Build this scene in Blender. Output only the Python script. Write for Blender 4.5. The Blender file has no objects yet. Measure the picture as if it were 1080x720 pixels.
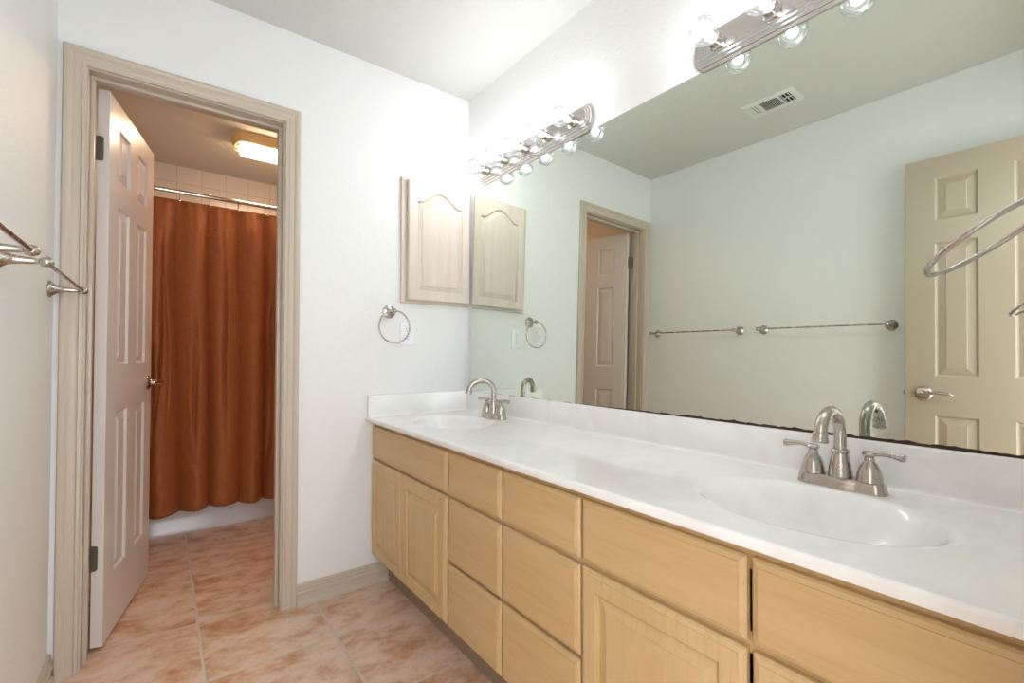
import bpy, bmesh, math, random
from mathutils import Vector, Matrix
random.seed(7)
S = bpy.context.scene
COL = S.collection
PI = math.pi

# ------------------------------------------------------------------ camera
YAW, PITCH, ROLL, FPX, PY = 0.6507, 0.0147, 0.0021, 485.19, 365.30
CAM = Vector((-1.3145, -2.1144, 1.0706))
f = Vector((math.sin(YAW)*math.cos(PITCH), math.cos(YAW)*math.cos(PITCH), math.sin(PITCH)))
r = Vector((math.cos(YAW), -math.sin(YAW), 0)); u = r.cross(f)
r2 = r*math.cos(ROLL)+u*math.sin(ROLL); u2 = -r*math.sin(ROLL)+u*math.cos(ROLL)
cd = bpy.data.cameras.new('camera'); cam = bpy.data.objects.new('camera', cd); COL.objects.link(cam)
cd.sensor_width = 36; cd.sensor_fit = 'HORIZONTAL'; cd.lens = FPX/1080*36; cd.shift_y = (PY-360)/1080
cd.clip_start = 0.01
m = Matrix((r2, u2, -f)).transposed().to_4x4(); m.translation = CAM
cam.matrix_world = m
S.camera = cam

# ------------------------------------------------------------------ light, exposure
w = bpy.data.worlds.new('world'); S.world = w; w.use_nodes = True
w.node_tree.nodes['Background'].inputs[0].default_value = (0.90, 0.95, 1.0, 1)
w.node_tree.nodes['Background'].inputs[1].default_value = 5.8
S.view_settings.view_transform = 'Standard'; S.view_settings.look = 'None'
S.view_settings.gamma = 1; S.view_settings.use_curve_mapping = False
S.view_settings.exposure = 0.0
BULB_W = 2.35          # each vanity bulb
BULB_GLOW = 14.0
TUB_LAMP = 46.0

# ------------------------------------------------------------------ room numbers (metres)
XL, H = -1.600, 2.436      # left wall, ceiling; mirror wall x=0, end wall y=0
YN = -2.145                # near wall
WT = 0.115                 # thickness of the end wall
YB = 2.03                  # back wall of the tub room
OX0, OX1, OZ = -1.528, -0.908, 2.044   # door opening
CZ, CD = 0.7737, 0.5545    # counter height, depth
BS = 0.026                 # backsplash thickness
BZ = 0.873                 # backsplash top
XF = -0.540                # front of doors and drawers

# ------------------------------------------------------------------ materials
def nt(name):
    mt = bpy.data.materials.new(name); mt.use_nodes = True
    t = mt.node_tree; return mt, t, t.nodes['Principled BSDF']
def lin(c):
    return tuple((x/255/12.92 if x/255 <= .04045 else ((x/255+.055)/1.055)**2.4) for x in c)+(1,)
def N(t, kind, **kw):
    n = t.nodes.new(kind)
    for k, v in kw.items():
        if k in n.inputs: n.inputs[k].default_value = v
        else: setattr(n, k, v)
    return n
def coords(t, scale=(1, 1, 1)):
    tc = N(t, 'ShaderNodeTexCoord'); mp = N(t, 'ShaderNodeMapping'); mp.inputs['Scale'].default_value = scale
    t.links.new(tc.outputs['Object'], mp.inputs[0]); return mp.outputs[0]
def bump(t, b, src, strength, dist):
    n = N(t, 'ShaderNodeBump'); n.inputs['Strength'].default_value = strength; n.inputs['Distance'].default_value = dist
    t.links.new(src, n.inputs['Height']); t.links.new(n.outputs[0], b.inputs['Normal'])
def plain(name, rgb, rough=.5, metal=0, **kw):
    mt, t, b = nt(name)
    b.inputs['Base Color'].default_value = lin(rgb); b.inputs['Roughness'].default_value = rough; b.inputs['Metallic'].default_value = metal
    for k, v in kw.items(): b.inputs[k].default_value = v
    # faint real unevenness so that no surface is perfectly uniform
    no = N(t, 'ShaderNodeTexNoise', Scale=35.0, Detail=3.0); t.links.new(coords(t), no.inputs['Vector'])
    mr = N(t, 'ShaderNodeMapRange'); mr.inputs['To Min'].default_value = max(0, rough-.04); mr.inputs['To Max'].default_value = min(1, rough+.04)
    t.links.new(no.outputs['Fac'], mr.inputs['Value']); t.links.new(mr.outputs[0], b.inputs['Roughness'])
    return mt
def plaster(name, rgb, scale=95, strength=.25, rough=.55):
    mt, t, b = nt(name); b.inputs['Base Color'].default_value = lin(rgb); b.inputs['Roughness'].default_value = rough
    c = coords(t)
    a = N(t, 'ShaderNodeTexNoise', Scale=float(scale), Detail=3.0, Roughness=.55); t.links.new(c, a.inputs['Vector'])
    v = N(t, 'ShaderNodeTexNoise', Scale=float(scale)*.35, Detail=2.0); t.links.new(c, v.inputs['Vector'])
    ad = N(t, 'ShaderNodeMath', operation='ADD'); t.links.new(a.outputs['Fac'], ad.inputs[0]); t.links.new(v.outputs['Fac'], ad.inputs[1])
    bump(t, b, ad.outputs[0], strength, .006)
    return mt
def paint(name, rgb, rough=.35, grain=(260, 260, 14), bstr=.10):
    mt, t, b = nt(name); b.inputs['Base Color'].default_value = lin(rgb); b.inputs['Roughness'].default_value = rough
    no = N(t, 'ShaderNodeTexNoise', Scale=1.0, Detail=3.0); t.links.new(coords(t, grain), no.inputs['Vector'])
    bump(t, b, no.outputs['Fac'], bstr, .002); return mt
def wood(name, c0, c1, c2, grain=(22, 22, 1.6), rough=.38, bstr=.05):
    mt, t, b = nt(name); b.inputs['Roughness'].default_value = rough
    g = N(t, 'ShaderNodeTexNoise', Scale=1.0, Detail=5.0, Roughness=.6, Distortion=.6); t.links.new(coords(t, tuple(x*4 for x in grain)), g.inputs['Vector'])
    k = N(t, 'ShaderNodeTexNoise', Scale=1.0, Detail=3.0, Distortion=1.2); t.links.new(coords(t, tuple(x*.35 for x in grain)), k.inputs['Vector'])
    r1 = N(t, 'ShaderNodeValToRGB'); r1.color_ramp.elements[0].position = .3; r1.color_ramp.elements[1].position = .72
    r1.color_ramp.elements[0].color = lin(c0); r1.color_ramp.elements[1].color = lin(c1)
    t.links.new(k.outputs['Fac'], r1.inputs[0])
    mx = N(t, 'ShaderNodeMix', data_type='RGBA'); mr = N(t, 'ShaderNodeMapRange'); mr.inputs['From Min'].default_value = .5; mr.inputs['From Max'].default_value = .8; mr.inputs['To Max'].default_value = .55
    t.links.new(g.outputs['Fac'], mr.inputs['Value']); t.links.new(mr.outputs[0], mx.inputs[0])
    t.links.new(r1.outputs[0], mx.inputs[6]); mx.inputs[7].default_value = lin(c2); t.links.new(mx.outputs[2], b.inputs['Base Color'])
    bump(t, b, g.outputs['Fac'], bstr, .002); return mt
def grid_mask(t, c, axis, origin, pitch, half):
    """1 inside the grout line"""
    sp = N(t, 'ShaderNodeSeparateXYZ'); t.links.new(c, sp.inputs[0])
    def M(op, a, b_=None):
        n = N(t, 'ShaderNodeMath', operation=op)
        if hasattr(a, 'node'): t.links.new(a, n.inputs[0])
        else: n.inputs[0].default_value = a
        if b_ is not None:
            if hasattr(b_, 'node'): t.links.new(b_, n.inputs[1])
            else: n.inputs[1].default_value = b_
        return n.outputs[0]
    q = M('DIVIDE', M('SUBTRACT', sp.outputs[axis], origin), pitch)
    fr = M('ABSOLUTE', M('SUBTRACT', q, M('ROUND', q)))
    cell = M('FLOOR', q)
    mr = N(t, 'ShaderNodeMapRange', interpolation_type='SMOOTHSTEP'); t.links.new(fr, mr.inputs['Value'])
    mr.inputs['From Min'].default_value = half/pitch*1.35; mr.inputs['From Max'].default_value = half/pitch*.75
    return mr.outputs[0], cell, M
def floor_mat():
    mt, t, b = nt('terracotta_floor_tile')
    c = coords(t)
    mx_, cx, M = grid_mask(t, c, 0, -1.190, .4125, .0045)
    my_, cy, M = grid_mask(t, c, 1, .098, .411, .0045)
    g = M('MAXIMUM', mx_, my_)
    # per tile offset
    cv = N(t, 'ShaderNodeCombineXYZ'); t.links.new(cx, cv.inputs[0]); t.links.new(cy, cv.inputs[1])
    wn = N(t, 'ShaderNodeTexWhiteNoise', noise_dimensions='3D'); t.links.new(cv.outputs[0], wn.inputs['Vector'])
    off = N(t, 'ShaderNodeVectorMath', operation='MULTIPLY_ADD'); t.links.new(wn.outputs['Color'], off.inputs[0]); off.inputs[1].default_value = (9, 9, 9); t.links.new(c, off.inputs[2])
    n1 = N(t, 'ShaderNodeTexNoise', Scale=6.5, Detail=10.0, Roughness=.68, Distortion=.25)
    st = N(t, 'ShaderNodeMapping'); st.inputs['Scale'].default_value = (1, 1.5, 1); st.inputs['Rotation'].default_value = (0, 0, .5); t.links.new(off.outputs[0], st.inputs[0]); t.links.new(st.outputs[0], n1.inputs['Vector'])
    rp = N(t, 'ShaderNodeValToRGB'); e = rp.color_ramp.elements
    e[0].position = .30; e[0].color = lin((178, 128, 94)); e[1].position = .66; e[1].color = lin((232, 208, 190))
    for p, cc in ((.40, (200, 155, 122)), (.46, (213, 176, 147)), (.54, (226, 198, 176))):
        x = e.new(p); x.color = lin(cc)
    t.links.new(n1.outputs['Fac'], rp.inputs[0])
    n2 = N(t, 'ShaderNodeTexNoise', Scale=60.0, Detail=5.0, Roughness=.7); t.links.new(off.outputs[0], n2.inputs['Vector'])
    mm = N(t, 'ShaderNodeMix', data_type='RGBA', blend_type='OVERLAY'); mm.inputs[0].default_value = .22
    t.links.new(rp.outputs[0], mm.inputs[6]); t.links.new(n2.outputs['Fac'], mm.inputs[7])
    gm = N(t, 'ShaderNodeMix', data_type='RGBA'); t.links.new(g, gm.inputs[0]); t.links.new(mm.outputs[2], gm.inputs[6]); gm.inputs[7].default_value = lin((214, 200, 182))
    t.links.new(gm.outputs[2], b.inputs['Base Color'])
    rr = N(t, 'ShaderNodeMapRange'); rr.inputs['To Min'].default_value = .38; rr.inputs['To Max'].default_value = .85; t.links.new(g, rr.inputs['Value']); t.links.new(rr.outputs[0], b.inputs['Roughness'])
    hh = M('SUBTRACT', M('MULTIPLY', n1.outputs['Fac'], .5), M('MULTIPLY', g, 1.0))
    bump(t, b, hh, .35, .004)
    return mt
def wall_tile_mat():
    mt, t, b = nt('glazed_wall_tile'); c = coords(t)
    mx_, cx, M = grid_mask(t, c, 0, -1.240, .1525, .0014)
    mz_, cz, M = grid_mask(t, c, 2, 2.312, .1525, .0014)
    my_, cy, M = grid_mask(t, c, 1, 1.25, .1525, .0014)
    geo = N(t, 'ShaderNodeNewGeometry'); sn = N(t, 'ShaderNodeSeparateXYZ'); t.links.new(geo.outputs['Normal'], sn.inputs[0])
    side = M('GREATER_THAN', M('ABSOLUTE', sn.outputs[0]), .5)
    inv = M('SUBTRACT', 1.0, side)
    g = M('MAXIMUM', M('ADD', M('MULTIPLY', mx_, inv), M('MULTIPLY', my_, side)), mz_)
    gm = N(t, 'ShaderNodeMix', data_type='RGBA'); t.links.new(g, gm.inputs[0]); gm.inputs[6].default_value = lin((226, 222, 220)); gm.inputs[7].default_value = lin((188, 180, 176))
    t.links.new(gm.outputs[2], b.inputs['Base Color']); b.inputs['Roughness'].default_value = .18
    bump(t, b, M('SUBTRACT', 1.0, g), .4, .002); return mt
def marble_mat():
    mt, t, b = nt('cultured_marble'); c = coords(t)
    n = N(t, 'ShaderNodeTexNoise', Scale=4.5, Detail=8.0, Roughness=.6, Distortion=1.6); t.links.new(c, n.inputs['Vector'])
    rp = N(t, 'ShaderNodeValToRGB'); e = rp.color_ramp.elements; e[0].position = .34; e[0].color = lin((240, 237, 235)); e[1].position = .60; e[1].color = lin((246, 245, 244))
    t.links.new(n.outputs['Fac'], rp.inputs[0]); t.links.new(rp.outputs[0], b.inputs['Base Color'])
    b.inputs['Roughness'].default_value = .12; b.inputs['Coat Weight'].default_value = .3; b.inputs['Coat Roughness'].default_value = .05
    return mt
def nickel(name, rgb=(190, 182, 174), rough=.27, stretch=(1, 1, 1)):
    mt, t, b = nt(name); b.inputs['Base Color'].default_value = lin(rgb); b.inputs['Metallic'].default_value = 1
    n = N(t, 'ShaderNodeTexNoise', Scale=40.0, Detail=2.0); t.links.new(coords(t, stretch), n.inputs['Vector'])
    mr = N(t, 'ShaderNodeMapRange'); mr.inputs['To Min'].default_value = rough-.02; mr.inputs['To Max'].default_value = rough+.02
    t.links.new(n.outputs['Fac'], mr.inputs['Value']); t.links.new(mr.outputs[0], b.inputs['Roughness']); return mt
def curtain_mat():
    mt, t, b = nt('rust_curtain_fabric')
    c = coords(t, (1, 1, 1))
    wv = N(t, 'ShaderNodeTexNoise', Scale=1.0, Detail=4.0, Roughness=.7); t.links.new(coords(t, (900, 900, 90)), wv.inputs['Vector'])
    wh = N(t, 'ShaderNodeTexNoise', Scale=1.0, Detail=3.0, Roughness=.7); t.links.new(coords(t, (60, 60, 700)), wh.inputs['Vector'])
    ad = N(t, 'ShaderNodeMath', operation='ADD'); t.links.new(wv.outputs['Fac'], ad.inputs[0]); t.links.new(wh.outputs['Fac'], ad.inputs[1])
    rp = N(t, 'ShaderNodeValToRGB'); e = rp.color_ramp.elements; e[0].position = .75; e[0].color = lin((150, 80, 40)); e[1].color = lin((190, 115, 64))
    mr = N(t, 'ShaderNodeMapRange'); mr.inputs['From Max'].default_value = 2.0; t.links.new(ad.outputs[0], mr.inputs['Value']); e[0].position = .35; e[1].position = .65
    t.links.new(mr.outputs[0], rp.inputs[0]); t.links.new(rp.outputs[0], b.inputs['Base Color'])
    b.inputs['Roughness'].default_value = .58; b.inputs['Sheen Weight'].default_value = .08; b.inputs['Sheen Tint'].default_value = lin((220, 140, 90))
    cr = N(t, 'ShaderNodeTexNoise', Scale=26.0, Detail=5.0, Roughness=.65, Distortion=1.0); t.links.new(c, cr.inputs['Vector'])
    bump(t, b, cr.outputs['Fac'], .45, .008)
    return mt
def emit(name, rgb, s):
    mt = bpy.data.materials.new(name); mt.use_nodes = True; t = mt.node_tree; t.nodes.remove(t.nodes['Principled BSDF'])
    e = N(t, 'ShaderNodeEmission'); e.inputs[0].default_value = lin(rgb); e.inputs[1].default_value = s
    t.links.new(e.outputs[0], t.nodes['Material Output'].inputs[0]); return mt
def thin_glass():
    mt = bpy.data.materials.new('clear_bulb_glass'); mt.use_nodes = True; t = mt.node_tree; t.nodes.remove(t.nodes['Principled BSDF'])
    tr = N(t, 'ShaderNodeBsdfTransparent'); tr.inputs[0].default_value = (.97, .98, .98, 1)
    gl = N(t, 'ShaderNodeBsdfGlossy'); gl.inputs['Roughness'].default_value = .06
    tl = N(t, 'ShaderNodeBsdfTranslucent'); tl.inputs[0].default_value = (.9, .92, .95, 1)
    lw = N(t, 'ShaderNodeLayerWeight'); lw.inputs['Blend'].default_value = .35
    mr = N(t, 'ShaderNodeMapRange'); mr.inputs['To Min'].default_value = .04; mr.inputs['To Max'].default_value = .75; t.links.new(lw.outputs['Fresnel'], mr.inputs['Value'])
    m1 = N(t, 'ShaderNodeMixShader'); m1.inputs[0].default_value = .012; t.links.new(tr.outputs[0], m1.inputs[1]); t.links.new(tl.outputs[0], m1.inputs[2])
    m2 = N(t, 'ShaderNodeMixShader'); t.links.new(mr.outputs[0], m2.inputs[0]); t.links.new(m1.outputs[0], m2.inputs[1]); t.links.new(gl.outputs[0], m2.inputs[2])
    t.links.new(m2.outputs[0], t.nodes['Material Output'].inputs[0]); return mt

M_WALL = plaster('white_wall_paint', (238, 238, 237))
M_CEIL = plaster('ceiling_paint', (212, 212, 207), scale=60, strength=.3, rough=.8)
M_TUBWALL = plaster('tub_room_paint', (226, 214, 204))
M_TRIM = plain('taupe_trim_paint', (200, 187, 170), .3)
M_DOOR = paint('taupe_door_paint', (182, 167, 147), rough=.28)
M_DOOR_LIT = paint('pale_door_paint', (228, 220, 215), rough=.25)  # tan door paint with the brightness of the tub-room door put into its colour
M_FLOOR = floor_mat(); M_WTILE = wall_tile_mat(); M_MARBLE = marble_mat()
M_MAPLE = wood('maple', (202, 170, 122), (211, 182, 136), (184, 148, 100))
M_MAPLE_H = wood('maple_horizontal', (198, 165, 117), (208, 177, 130), (184, 148, 100), grain=(22, 1.6, 22))
M_PICKLED = wood('pickled_oak', (216, 202, 190), (226, 214, 204), (196, 178, 162), grain=(60, 60, 2.5))
M_TOE = plain('toe_kick_board', (150, 128, 106), .7)
M_NICKEL = nickel('brushed_nickel'); M_CHROME = nickel('polished_nickel', (214, 210, 206), .10)
M_DARKMETAL = nickel('aged_hinge_metal', (150, 147, 138), .4)
M_MIRROR = plain('silvered_glass', (220, 226, 216), .0, 1.0)
for n_ in list(M_MIRROR.node_tree.nodes):
    if n_.type in ('TEX_NOISE', 'MAP_RANGE', 'TEX_COORD', 'MAPPING'): M_MIRROR.node_tree.nodes.remove(n_)
M_MIRROR.node_tree.nodes['Principled BSDF'].inputs['Roughness'].default_value = 0
M_GLASSEDGE = plain('mirror_glass_edge', (120, 128, 120), .3)
M_DESILVER = plain('desilvered_black', (58, 40, 28), .6)
M_WHITEPL = plain('white_plastic', (246, 247, 250), .22)
M_SLOT = plain('dark_slot', (30, 30, 30), .8)
M_TUB = plain('white_enamel', (232, 230, 232), .15)
M_VENT = plain('white_vent_enamel', (225, 226, 222), .4)
M_CURTAIN = curtain_mat()
M_GLASS = thin_glass()
M_FIL = emit('bulb_glow', (255, 250, 240), BULB_GLOW)
M_DIFF = emit('warm_diffuser_glow', (255, 214, 172), TUB_LAMP)
M_AMBER = plain('amber_lamp_side', (236, 204, 150), .25); 


# ------------------------------------------------------------------ mesh helpers
def finish(bm, smooth=None, recalc=True):
    if recalc: bmesh.ops.recalc_face_normals(bm, faces=bm.faces)
    if smooth is not None:
        for fc in bm.faces: fc.smooth = True
        for e in bm.edges:
            if len(e.link_faces) == 2:
                e.smooth = e.calc_face_angle(0) < smooth
            else: e.smooth = True
    return bm
def obj(name, bm, mat, parent=None, origin=None, smooth=.6, recalc=True):
    """bm in world coordinates; origin = where the object's own origin goes"""
    finish(bm, smooth, recalc)
    base = Vector(origin) if origin is not None else Vector((0, 0, 0))
    pw = Vector((0, 0, 0))
    q = parent
    while q is not None: pw += q.location; q = q.parent
    if parent is not None and origin is None: base = pw
    if base.length: bmesh.ops.translate(bm, verts=bm.verts, vec=-base)
    me = bpy.data.meshes.new(name); bm.to_mesh(me); bm.free()
    for mm in (mat if isinstance(mat, (list, tuple)) else [mat]): me.materials.append(mm)
    o = bpy.data.objects.new(name, me); COL.objects.link(o)
    if parent is not None: o.parent = parent
    o.location = base-pw
    return o
def struct(name, bm, mat, **k):
    o = obj(name, bm, mat, **k)
    if o.parent is None: o['kind'] = 'structure'
    return o
def thing(name, label, cat, loc, group=None):
    o = bpy.data.objects.new(name, None); COL.objects.link(o); o.location = loc; o.empty_display_size = .05
    o['label'] = label; o['category'] = cat
    if group: o['group'] = group
    return o
def tag(o, label, cat, group=None):
    o['label'] = label; o['category'] = cat
    if group: o['group'] = group
    return o
def box(bm, a, b, bev=0, seg=2):
    x0, y0, z0 = (min(a[i], b[i]) for i in range(3)); x1, y1, z1 = (max(a[i], b[i]) for i in range(3))
    res = bmesh.ops.create_cube(bm, size=1)
    for v in res['verts']:
        v.co = Vector((x0 if v.co.x < 0 else x1, y0 if v.co.y < 0 else y1, z0 if v.co.z < 0 else z1))
    if bev:
        es = list({e for v in res['verts'] for e in v.link_edges})
        bmesh.ops.bevel(bm, geom=es, offset=bev, segments=seg, profile=.5, affect='EDGES')
    return bm
def nb(): return bmesh.new()
def B(a, b, bev=0, seg=2): return box(nb(), a, b, bev, seg)
def frame_of(axis):
    a = Vector(axis).normalized(); h = Vector((0, 0, 1)) if abs(a.z) < .9 else Vector((1, 0, 0))
    x = h.cross(a).normalized(); y = a.cross(x); return a, x, y
def lathe(bm, base, axis, prof, n=24, sx=1, sy=1, cap=True):
    a, x, y = frame_of(axis); base = Vector(base); rings = []
    for rr, hh in prof:
        if rr < 1e-5: rings.append([bm.verts.new(base+a*hh)])
        else: rings.append([bm.verts.new(base+a*hh+x*rr*sx*math.cos(2*PI*k/n)+y*rr*sy*math.sin(2*PI*k/n)) for k in range(n)])
    for i in range(len(rings)-1):
        p, q = rings[i], rings[i+1]
        if len(p) == 1 and len(q) == 1: continue
        for k in range(n):
            k2 = (k+1) % n
            if len(p) == 1: bm.faces.new((p[0], q[k], q[k2]))
            elif len(q) == 1: bm.faces.new((p[k], p[k2], q[0]))
            else: bm.faces.new((p[k], p[k2], q[k2], q[k]))
    if cap:
        if len(rings[0]) > 2: bm.faces.new(rings[0][::-1])
        if len(rings[-1]) > 2: bm.faces.new(rings[-1])
    return bm
def tube(bm, pts, rad, n=16, closed=False, cap=True):
    pts = [Vector(p) for p in pts]; m_ = len(pts); rings = []; prev = None
    for i, p in enumerate(pts):
        if closed: d = pts[(i+1) % m_]-pts[i-1]
        else: d = pts[min(i+1, m_-1)]-pts[max(i-1, 0)]
        d.normalize()
        if prev is None:
            _, x, y = frame_of(d)
        else:
            x = prev-d*prev.dot(d); x.normalize(); y = d.cross(x)
        prev = x
        R_ = rad[i] if isinstance(rad, (list, tuple)) else rad
        rings.append([bm.verts.new(p+(x*math.cos(2*PI*k/n)+y*math.sin(2*PI*k/n))*R_) for k in range(n)])
    for i in range(m_ if closed else m_-1):
        p, q = rings[i], rings[(i+1) % m_]
        for k in range(n): bm.faces.new((p[k], p[(k+1) % n], q[(k+1) % n], q[k]))
    if cap and not closed: bm.faces.new(rings[0][::-1]); bm.faces.new(rings[-1])
    return bm
def prism(bm, poly, a, b):
    """poly: list of 3-D points; extrude by vector b-a"""
    d = Vector(b)-Vector(a)
    p = [bm.verts.new(Vector(v)) for v in poly]; q = [bm.verts.new(Vector(v)+d) for v in poly]
    n = len(poly)
    for i in range(n): bm.faces.new((p[i], p[(i+1) % n], q[(i+1) % n], q[i]))
    bm.faces.new(p[::-1]); bm.faces.new(q); return bm
def quad(bm, pts):
    vs = [bm.verts.new(Vector(p)) for p in pts]; bm.faces.new(vs)
def rects(bm, P, rings, last_flat=True):
    """nested rectangles: rings = [(u0,v0,u1,v1,d), ...]; P maps (u,v,d) to 3-D"""
    L = []
    for (a0, b0, a1, b1, d) in rings:
        L.append([bm.verts.new(P(a0, b0, d)), bm.verts.new(P(a1, b0, d)), bm.verts.new(P(a1, b1, d)), bm.verts.new(P(a0, b1, d))])
    for p, q in zip(L, L[1:]):
        for k in range(4): bm.faces.new((p[k], p[(k+1) % 4], q[(k+1) % 4], q[k]))
    if last_flat: bm.faces.new(L[-1])
def slab_front(bm, P, w_, h_, t, edge, panels, prof):
    """front of a slab (u 0..w, v 0..h, outward d 0..t) with edge=(inset,drop) profile and nested panel profile"""
    ei, ed = edge
    # sides + edge profile
    rr = [(0, 0, w_, h_, 0), (0, 0, w_, h_, t-ed), (ei*.3, ei*.3, w_-ei*.3, h_-ei*.3, t-ed*.55), (ei*.95, ei*.95, w_-ei*.95, h_-ei*.95, t-ed*.2), (ei, ei, w_-ei, h_-ei, t)]
    rects(bm, P, rr, last_flat=not panels)
    if not panels: return
    us = sorted({ei, w_-ei} | {p[0] for p in panels} | {p[2] for p in panels}); vs = sorted({ei, h_-ei} | {p[1] for p in panels} | {p[3] for p in panels})
    for i in range(len(us)-1):
        for j in range(len(vs)-1):
            a0, a1, b0, b1 = us[i], us[i+1], vs[j], vs[j+1]; c = ((a0+a1)/2, (b0+b1)/2)
            hit = [p for p in panels if p[0] < c[0] < p[2] and p[1] < c[1] < p[3]]
            if not hit: quad(bm, [P(a0, b0, t), P(a1, b0, t), P(a1, b1, t), P(a0, b1, t)])
    for (a0, b0, a1, b1) in panels:
        rects(bm, P, [(a0+s, b0+s, a1-s, b1-s, t+d) for s, d in prof])

# ------------------------------------------------------------------ room shell
T = .1
struct('floor', B((XL-T, YN-.9, -.1), (.02+T, YB+T, 0)), M_FLOOR)
struct('ceiling', B((XL-T, YN-T, H), (T, YB+T, H+.1)), M_CEIL)
struct('wall_left', B((XL-T, YN-T, 0), (XL, .0, H)), M_WALL)
struct('wall_right', B((0, YN-T, 0), (T, .0, H)), M_WALL)
def wall_with_opening(name, y0, y1, mat):
    bm = nb()
    box(bm, (XL-T, y0, 0), (OX0, y1, H)); box(bm, (OX1, y0, 0), (T, y1, H)); box(bm, (OX0, y0, OZ), (OX1, y1, H))
    return struct(name, bm, mat)
wall_with_opening('wall_end', 0, WT, M_WALL)
wall_with_opening('wall_near', YN-.115, YN, M_WALL)
struct('wall_tub_left', B((XL-T, WT, 0), (XL, YB, H)), M_TUBWALL)
struct('wall_tub_right', B((0, WT, 0), (T, YB, H)), M_TUBWALL)
struct('wall_tub_back', B((XL-T, YB, 0), (T, YB+T, H)), M_WTILE)

# casing: mitred moulding around the opening (profile: u away from the opening, d off the wall)
CAS = [(0, 0), (0, .0095), (.0022, .0115), (.0095, .0120), (.0125, .0075), (.0185, .0095), (.0265, .0100), (.0345, .0100), (.0405, .0150), (.0455, .0170), (.0525, .0170), (.0560, .0155), (.0585, .0115), (.0585, 0)]
def casing(name, ysurf, sgn):
    bm = nb()
    x0, x1, z1 = -1.527, -.909, 2.043
    st = []
    for uu, dd in CAS:
        y = ysurf+sgn*dd
        st.append([Vector((x0-uu, y, 0)), Vector((x0-uu, y, z1+uu)), Vector((x1+uu, y, z1+uu)), Vector((x1+uu, y, 0))])
    V = [[bm.verts.new(p) for p in s] for s in st]
    for a, b in zip(V, V[1:]+V[:1]):
        for k in range(3): bm.faces.new((a[k], a[k+1], b[k+1], b[k]))
    bm.faces.new([v[0] for v in V]); bm.faces.new([v[3] for v in V][::-1])
    return struct(name, bm, M_TRIM, smooth=None)
casing('trim_1', 0, -1); casing('trim_2', WT, 1)
def jamb(name, y0, y1, s0, s1):
    bm = nb(); jt = .0045
    jx0, jx1, jz = -1.5215, -.9145, 2.0375
    box(bm, (OX0-.012, y0, 0), (jx0, y1, OZ+.012)); box(bm, (jx1, y0, 0), (OX1+.012, y1, OZ+.012)); box(bm, (jx0, y0, jz), (jx1, y1, OZ+.012))
    box(bm, (jx0, s0, 0), (jx0+.0125, s1, jz-.0125), .002); box(bm, (jx1-.0125, s0, 0), (jx1, s1, jz-.0125), .002); box(bm, (jx0, s0, jz-.0125), (jx1, s1, jz), .002)
    return struct(name, bm, M_TRIM)
jamb('trim_3', .0, WT, .040, .078)
jamb('trim_4', YN-.115, YN, YN-.075, YN-.038)
# baseboards
BBP = [(0, 0), (.022, 0), (.022, .008), (.018, .017), (.0125, .021), (.0125, .045), (.0165, .049), (.0165, .055), (.0095, .060), (.0110, .070), (.0085, .074), (.0085, .084), (.004, .090), (0, .090)]
def baseboard(name, a, b, nrm):
    bm = nb(); n_ = Vector(nrm)
    poly = [Vector(a)+n_*d+Vector((0, 0, z)) for d, z in BBP]
    prism(bm, poly, a, b); return struct(name, bm, M_TRIM, smooth=None)
baseboard('baseboard_end', (-.8500, 0, 0), (-.448, 0, 0), (0, -1, 0))
baseboard('baseboard_left', (XL, YN, 0), (XL, -.0005, 0), (1, 0, 0))
baseboard('baseboard_tub_left', (XL, WT+.02, 0), (XL, 1.248, 0), (1, 0, 0))

# ------------------------------------------------------------------ six-panel doors
DW, DH, DT = .600, 2.018, .035
def six_panels():
    P_ = []
    for u0 in (.105, .353):
        for v0, v1 in ((.225, .835), (1.010, 1.620), (1.722, 1.922)):
            P_.append((u0, v0, u0+.142, v1))
    return P_
DPROF = [(0, 0), (.004, -.003), (.007, -.0085), (.011, -.0095), (.013, -.0085), (.036, -.003), (.038, -.0015)]
def six_panel_door(name, hinge, ang, flip, mat, zlo=.012):
    """hinge: x,y of the hinge line; door runs from it along direction ang; thickness to the left (flip=1) or right (-1)"""
    root_loc = Vector((hinge[0], hinge[1], 0))
    d = Vector((math.cos(ang), math.sin(ang), 0)); n_ = Vector((-d.y, d.x, 0))*flip
    o = Vector((hinge[0], hinge[1], zlo))
    bm = nb()
    P1 = lambda a, b, c: o+d*a+Vector((0, 0, b))+n_*(DT/2+c)          # face away from the hinge line
    P0 = lambda a, b, c: o+d*a+Vector((0, 0, b))+n_*(DT/2-c)
    slab_front(bm, P1, DW, DH, DT/2, (.0015, .001), six_panels(), DPROF)
    slab_front(bm, P0, DW, DH, DT/2, (.0015, .001), six_panels(), DPROF)
    bmesh.ops.remove_doubles(bm, verts=bm.verts, dist=1e-5)
    dz = [fc for fc in bm.faces if abs(fc.calc_center_median().dot(n_)-(o+n_*DT/2).dot(n_)) < 1e-5 and abs(fc.normal.dot(n_)) > .9]
    if dz: bmesh.ops.delete(bm, geom=dz, context='FACES')
    door = struct(name, bm, mat, origin=root_loc, smooth=.15)
    return door, o, d, n_
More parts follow.
